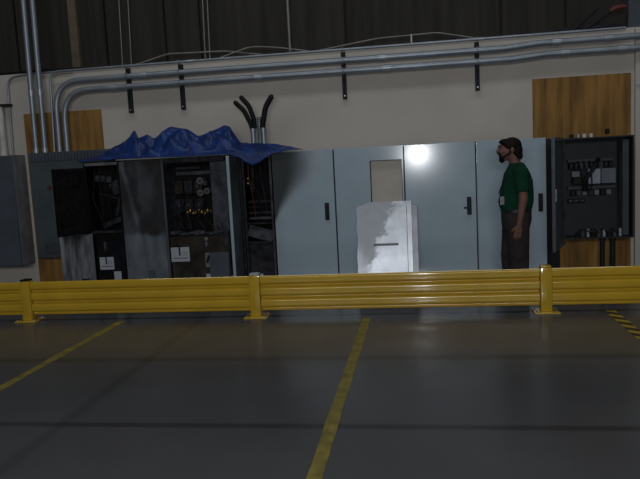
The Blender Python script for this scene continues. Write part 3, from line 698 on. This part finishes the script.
for k in range(9):
    x = 1.90 + k * .062
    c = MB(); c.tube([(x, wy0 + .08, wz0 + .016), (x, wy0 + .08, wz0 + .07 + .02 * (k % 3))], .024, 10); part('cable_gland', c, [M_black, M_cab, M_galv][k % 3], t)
for k in range(5): part('wire', MB().tube(fillet([(1.92 + .12 * k, wy0 + .08, .63), (1.95 + .12 * k, wy0 + .05, .67), (2.02 + .1 * k, wy0 + .05, .63), (2.06 + .1 * k, wy0 + .07, .59)], .05), .009, 6), M_rubber, t)
for k, x in enumerate((1.85, 1.93, 2.0, 2.08)):
    part('top_fitting', MB().tube([(x, 8.62, wz1 + .001), (x, 8.62, wz1 + .045)], .024, 10), [M_black, M_galv, M_whitepipe, M_whitepipe][k], t)
hx, hy = wx0 - .002, wy0 - .014
DA = R(68)      # the door stands open past square
m = MB(); m.box(hx - .0, hy - .012, wz0 - .05, hx + .76, hy, wz1 + .012, bev=.003); m.box(hx + .74, hy, wz0 - .045, hx + .76, hy + .025, wz1 + .01)
m.box(hx, hy, wz1 - .03, hx + .72, hy + .02, wz1 - .01); m.box(hx, hy, wz0 - .045, hx + .74, hy + .02, wz0 - .025)
A = -(R(90) + R(20.0))
d = part('door', swung(m, hx, hy, A), mat('open_door_grey', (.085, .10, .12), .5, spec=.2), t)
m = MB(); m.box(hx + .66, hy + .001, 1.06, hx + .70, hy + .03, 1.20, bev=.004); part('latch', swung(m, hx, hy, A), M_galv_b, d)
for z in (.8, 1.5):
    m = MB(); m.tube([(hx + .0, hy - .0, z), (hx + .0, hy - .0, z + .1)], .012, 8); part('hinge', m, M_strut, t)
t = thing('push_button', (2.30, 8.77, 1.83), 'small black knob on the plywood above the open wall cabinet', 'button')
part('body', bx(2.275, 8.735, 1.80, 2.325, 8.777, 1.86, bev=.006), M_black, t); part('button', MB().tube([(2.30, 8.735, 1.83), (2.30, 8.72, 1.83)], .014, 10), M_black, t)
t = thing('push_button', (2.655, 8.75, 2.37), 'small white button high on the wall corner at right', 'button'); part('body', MB().tube([(2.655, 8.751, 2.37), (2.655, 8.735, 2.37)], .022, 12), M_white, t); part('button', MB().tube([(2.655, 8.735, 2.37), (2.655, 8.727, 2.37)], .012, 12), M_white, t)
for x, r, lb in [(2.215, .03, 'dark vertical pipe below the open wall cabinet, left of the pair'), (2.335, .034, 'dark vertical pipe below the open wall cabinet, right of the pair')]:
    t = thing('lower_conduit', (x, 8.66, 0), lb, 'conduit', 'dark pipes under the wall cabinet')
    part('pipe', MB().tube([(x, 8.66, 0), (x, 8.66, wz0 - .002)], r, 12), M_strut, t); part('collar', MB().tube([(x, 8.66, wz0 - .05), (x, 8.66, wz0 - .002)], r * 1.3, 12), M_strut, t)

t = thing('dark_gap_filler', (1.585, 8.69, 0), 'dark narrow upright added to fill the shadowy gap between the closed cabinets and the open wall cabinet', 'dark_gap_filler')  # added black upright standing in for the shadowy gap beside the open door
part('filler_body', bx(1.485, 8.60, .0, 1.70, WY - .024, 1.775, bev=.004), M_strut, t); part('filler_front', bx(1.495, 8.588, .02, 1.69, 8.5995, 1.765, bev=.003), M_black, t)
# ------------------------------------------------------------------ person standing in profile, facing left
def grow(name, mb, m_, parent, vox=.008, it=4, label=None):
    """fuse overlapping closed shapes into one continuous skin."""
    me = bpy.data.meshes.new('tmp'); mb.bm.to_mesh(me); mb.bm.free(); o = bpy.data.objects.new('tmp', me); COL.objects.link(o)
    r = o.modifiers.new('r', 'REMESH'); r.mode = 'VOXEL'; r.voxel_size = vox
    s = o.modifiers.new('s', 'SMOOTH'); s.factor = .5; s.iterations = it
    dg = bpy.context.evaluated_depsgraph_get(); dg.update()
    me2 = bpy.data.meshes.new_from_object(o.evaluated_get(dg)); bpy.data.objects.remove(o); bpy.data.meshes.remove(me)
    bm = bmesh.new(); bm.from_mesh(me2); bpy.data.meshes.remove(me2)
    return put(name, bm, m_, parent, label=label)
PXc, PYc = 1.05, 7.65
def F(x, y, z): return (x, PYc + y, z)      # x as in the room; y: -ve towards the viewer (his left side)
pt = thing('person', (PXc, PYc, 0), 'person in a green T-shirt and dark trousers standing in profile, facing left', 'person')
b = MB()
# head and face (tilted slightly back)
b.ell(F(1.005, 0, 1.685), (.098, .078, .098), 20); b.ell(F(.975, 0, 1.655), (.092, .070, .085), 20); b.ell(F(.945, 0, 1.605), (.062, .056, .058), 16)
b.ell(F(.915, 0, 1.585), (.030, .034, .028), 12)                       # chin
b.ell(F(.893, 0, 1.705), (.025, .052, .022), 12)                       # brow
b.cap(F(.882, 0, 1.690), .011, F(.862, 0, 1.652), .015); b.ell(F(.872, -.013, 1.647), (.012, .010, .010), 8); b.ell(F(.872, .013, 1.647), (.012, .010, .010), 8)
for s in (-1, 1):
    b.ell(F(.905, s * .045, 1.648), (.026, .024, .026), 10)            # cheek
    b.ell(F(1.012, s * .080, 1.660), (.020, .012, .034), 10); b.ell(F(1.017, s * .088, 1.672), (.016, .007, .018), 8)   # ear
b.ell(F(.888, 0, 1.618), (.015, .024, .007), 10); b.ell(F(.890, 0, 1.605), (.015, .021, .007), 10)      # lips
b.cap(F(1.025, 0, 1.60), .060, F(1.065, 0, 1.45), .066)
# trunk, hips, legs
b.loft([(.86, 1.055, PYc, .10, .15), (.98, 1.05, PYc, .13, .155), (1.12, 1.05, PYc, .155, .165), (1.3, 1.06, PYc, .145, .17), (1.42, 1.065, PYc, .11, .16), (1.5, 1.06, PYc, .06, .09)])
LEG = [(-1, 1.05, 1.06, 1.07), (1, 1.03, 1.0, 1.01)]
for s, hxx, kx, axx in LEG:
    b.cap(F(hxx, s * .09, .92), .085, F(kx, s * .095, .50), .058); b.cap(F(kx, s * .095, .50), .056, F(axx, s * .10, .10), .040)
    b.cap(F(axx + .02, s * .10, .06), .035, F(axx - .14, s * .11, .04), .028)
# arms hanging, elbows a little bent
ARM = [(-1, (1.085, .205, 1.415), (1.095, .245, 1.135), (1.05, .235, .865)), (1, (1.075, .205, 1.415), (1.09, .25, 1.14), (1.06, .235, .87))]
HANDS = []
for s, sh, el, wr in ARM:
    q = [F(p[0], s * p[1], p[2]) for p in (sh, el, wr)]
    b.cap(F(1.06, s * .12, 1.44), .05, q[0], .058); b.cap(q[0], .056, q[1], .046); b.cap(q[1], .045, q[2], .029)
    HANDS.append((s, Vector(q[2]), (Vector(q[2]) - Vector(q[1])).normalized()))
for s, w, d in HANDS:
    # frame of the hand: d along the fingers, f towards the thumb (forward), n out from the palm's back
    f_ = Vector((-1, 0, 0)); f_ = (f_ - d * f_.dot(d)).normalized(); nrm = Vector((0, s, 0)); nrm = (nrm - d * nrm.dot(d)).normalized()
    pc = w + d * .055
    rot = Matrix((f_, nrm, d)).transposed()
    b.ell(pc, (.042, .018, .056), 14, rot=rot)
    b.cap(w - d * .01, .028, w + d * .03, .026)
    for k, (o_, ln) in enumerate([(.031, .070), (.011, .080), (-.010, .075), (-.030, .058)]):
        base = w + d * (.098 - .004 * abs(k - 1)) + f_ * o_
        dr = (d + f_ * (o_ * 3.2)).normalized()
        j1 = base + dr * ln * .45 - nrm * .004; j2 = j1 + (dr - nrm * .30).normalized() * ln * .32; j3 = j2 + (dr - nrm * .65).normalized() * ln * .25
        b.cap(base - dr * .03, .0105, j1, .0095, 8); b.cap(j1, .0095, j2, .0085, 8); b.cap(j2, .0085, j3, .0072, 8)
    tb = w + d * .035 + f_ * .026; t1 = tb + (f_ * .75 + d * .75).normalized() * .038 - nrm * .006; t2 = t1 + (f_ * .35 + d * 1).normalized() * .032 - nrm * .006
    b.cap(tb, .014, t1, .0115, 8); b.cap(t1, .0115, t2, .009, 8)
body = grow('body', b, M_skin, pt, .0065, 2)
for s in (-1, 1):
    e = part('eye', MB().ell(F(.893, s * .030, 1.678), (.010, .013, .010), 12), M_eye, body); part('pupil', MB().ell(F(.884, s * .031, 1.678), (.003, .006, .006), 10), M_black, e)
    part('eyebrow', MB().cap(F(.878, s * .018, 1.706), .006, F(.888, s * .048, 1.706), .005, 8), M_hair, body)
# hair: combed back, long at the nape; beard and moustache
h = MB(); h.ell(F(1.018, 0, 1.708), (.106, .092, .092), 20); h.ell(F(.94, 0, 1.752), (.055, .068, .034), 14); h.ell(F(1.065, 0, 1.655), (.068, .084, .085), 18)
h.ell(F(1.085, 0, 1.595), (.050, .070, .052), 14); h.ell(F(.905, 0, 1.752), (.026, .055, .020), 12)
hm = h
h2 = grow('hair', hm, M_hair, pt, .008, 3)
g = MB(); g.ell(F(.912, 0, 1.560), (.035, .040, .035), 14); g.ell(F(.90, 0, 1.575), (.022, .032, .022), 12); g.cap(F(.874, -.026, 1.626), .009, F(.866, 0, 1.634), .009); g.cap(F(.874, .026, 1.626), .009, F(.866, 0, 1.634), .009)
for s in (-1, 1):
    g.cap(F(.92, s * .050, 1.585), .016, F(.985, s * .070, 1.625), .012); g.cap(F(.985, s * .070, 1.625), .012, F(.995, s * .076, 1.675), .009); g.cap(F(.885, s * .028, 1.622), .010, F(.90, s * .042, 1.58), .016)
grow('beard', g, M_hair, pt, .006, 2)
# T-shirt
c = MB()
c.loft([(.985, 1.05, PYc, .158, .175), (1.03, 1.05, PYc, .172, .185), (1.10, 1.05, PYc, .188, .192), (1.2, 1.062, PYc, .176, .192), (1.32, 1.07, PYc, .160, .198), (1.40, 1.066, PYc, .138, .195), (1.455, 1.068, PYc, .108, .16), (1.50, 1.066, PYc, .082, .10), (1.52, 1.062, PYc, .072, .075)], 32)
for s, sh, el, wr in ARM:
    q0 = Vector(F(sh[0], s * sh[1], sh[2])); q1 = Vector(F(el[0], s * el[1], el[2])); e = q0 + (q1 - q0) * .74
    c.cap(F(1.065, s * .10, 1.43), .078, q0, .080); c.tube([q0 + Vector((0, 0, .03)), q0, e], [.062, .080, .071], 16)
grow('shirt', c, M_shirt, pt, .009, 3, label='green short-sleeved T-shirt')
# trousers
c = MB()
c.loft([(.80, 1.045, PYc, .145, .165), (.90, 1.052, PYc, .162, .178), (.99, 1.052, PYc, .160, .174), (1.005, 1.052, PYc, .157, .171)], 28)
for s, hxx, kx, axx in LEG:
    c.cap(F(hxx + .005, s * .092, .86), .125, F(kx, s * .10, .50), .108)
    c.loft([(.055, axx - .0, PYc + s * .105, .096, .080), (.20, axx, PYc + s * .105, .096, .080), (.38, kx, PYc + s * .102, .104, .088), (.52, kx, PYc + s * .10, .110, .09)], 20)
grow('trousers', c, M_trous, pt, .010, 3, label='dark brown trousers')
c = MB(); c.loft([(.985, 1.052, PYc, .163, .180), (1.022, 1.052, PYc, .165, .182)], 36); bl = part('belt', c, M_belt, pt)
part('buckle', bx(.880, PYc - .025, .985, .888, PYc + .025, 1.022, bev=.003), M_galv, bl)
for s, hxx, kx, axx in LEG:
    c = MB(); c.cap(F(axx + .03, s * .105, .055), .045, F(axx - .05, s * .11, .050), .045); c.cap(F(axx - .05, s * .11, .050), .045, F(axx - .165, s * .118, .036), .034)
    c.box(axx - .20, PYc + s * .112 - .047, .0, axx + .075, PYc + s * .112 + .047, .024, bev=.01)
    bm_ = c; sh_ = grow('shoe', bm_, M_shoe, pt, .008, 2)
# lanyard and badge
P = [F(1.06, -.085, 1.515), F(.985, -.105, 1.44), F(.925, -.085, 1.36), F(.885, -.05, 1.25), F(.862, -.055, 1.19)]
part('lanyard', MB().tube(fillet(P, .08), .006, 6), M_black, pt)
bd = part('badge', bx(.858, PYc - .115, 1.075, .912, PYc - .111, 1.165, bev=.0015, rot=Matrix.Rotation(R(28), 3, 'Z')).xform(Matrix.Translation((0, -.046, 0))), mat('badge_card', (.30, .31, .27), .5), pt, label='pale identity badge on a lanyard')

# ------------------------------------------------------------------ light: dim high-bay hall light plus the camera's flash
w = bpy.data.worlds.new('world'); scene.world = w; w.use_nodes = True
w.node_tree.nodes['Background'].inputs['Color'].default_value = (.52, .58, .70, 1); w.node_tree.nodes['Background'].inputs['Strength'].default_value = .035
def area(name, loc, rot, sx, sy, e, col):
    l = bpy.data.lights.new(name, 'AREA'); l.shape = 'RECTANGLE'; l.size = sx; l.size_y = sy; l.energy = e; l.color = col
    o = bpy.data.objects.new(name, l); COL.objects.link(o); o.location = loc; o.rotation_euler = rot; return o
area('high_bay_light', (-1.0, 6.2, 7.2), (0, 0, 0), 10, .8, 105, (.95, .98, 1))
area('far_high_bay_light', (-.4, -12.0, 5.6), (R(78), 0, 0), 11, 2.2, 590, (.93, .97, 1))
l = bpy.data.lights.new('camera_flash', 'POINT'); l.energy = 240; l.shadow_soft_size = .04; l.color = (.95, .98, 1)
o = bpy.data.objects.new('camera_flash', l); COL.objects.link(o); o.location = (0.0, -.02, 1.70)
scene.view_settings.view_transform = 'Standard'; scene.view_settings.look = 'None'; scene.view_settings.exposure = 0; scene.view_settings.gamma = 1
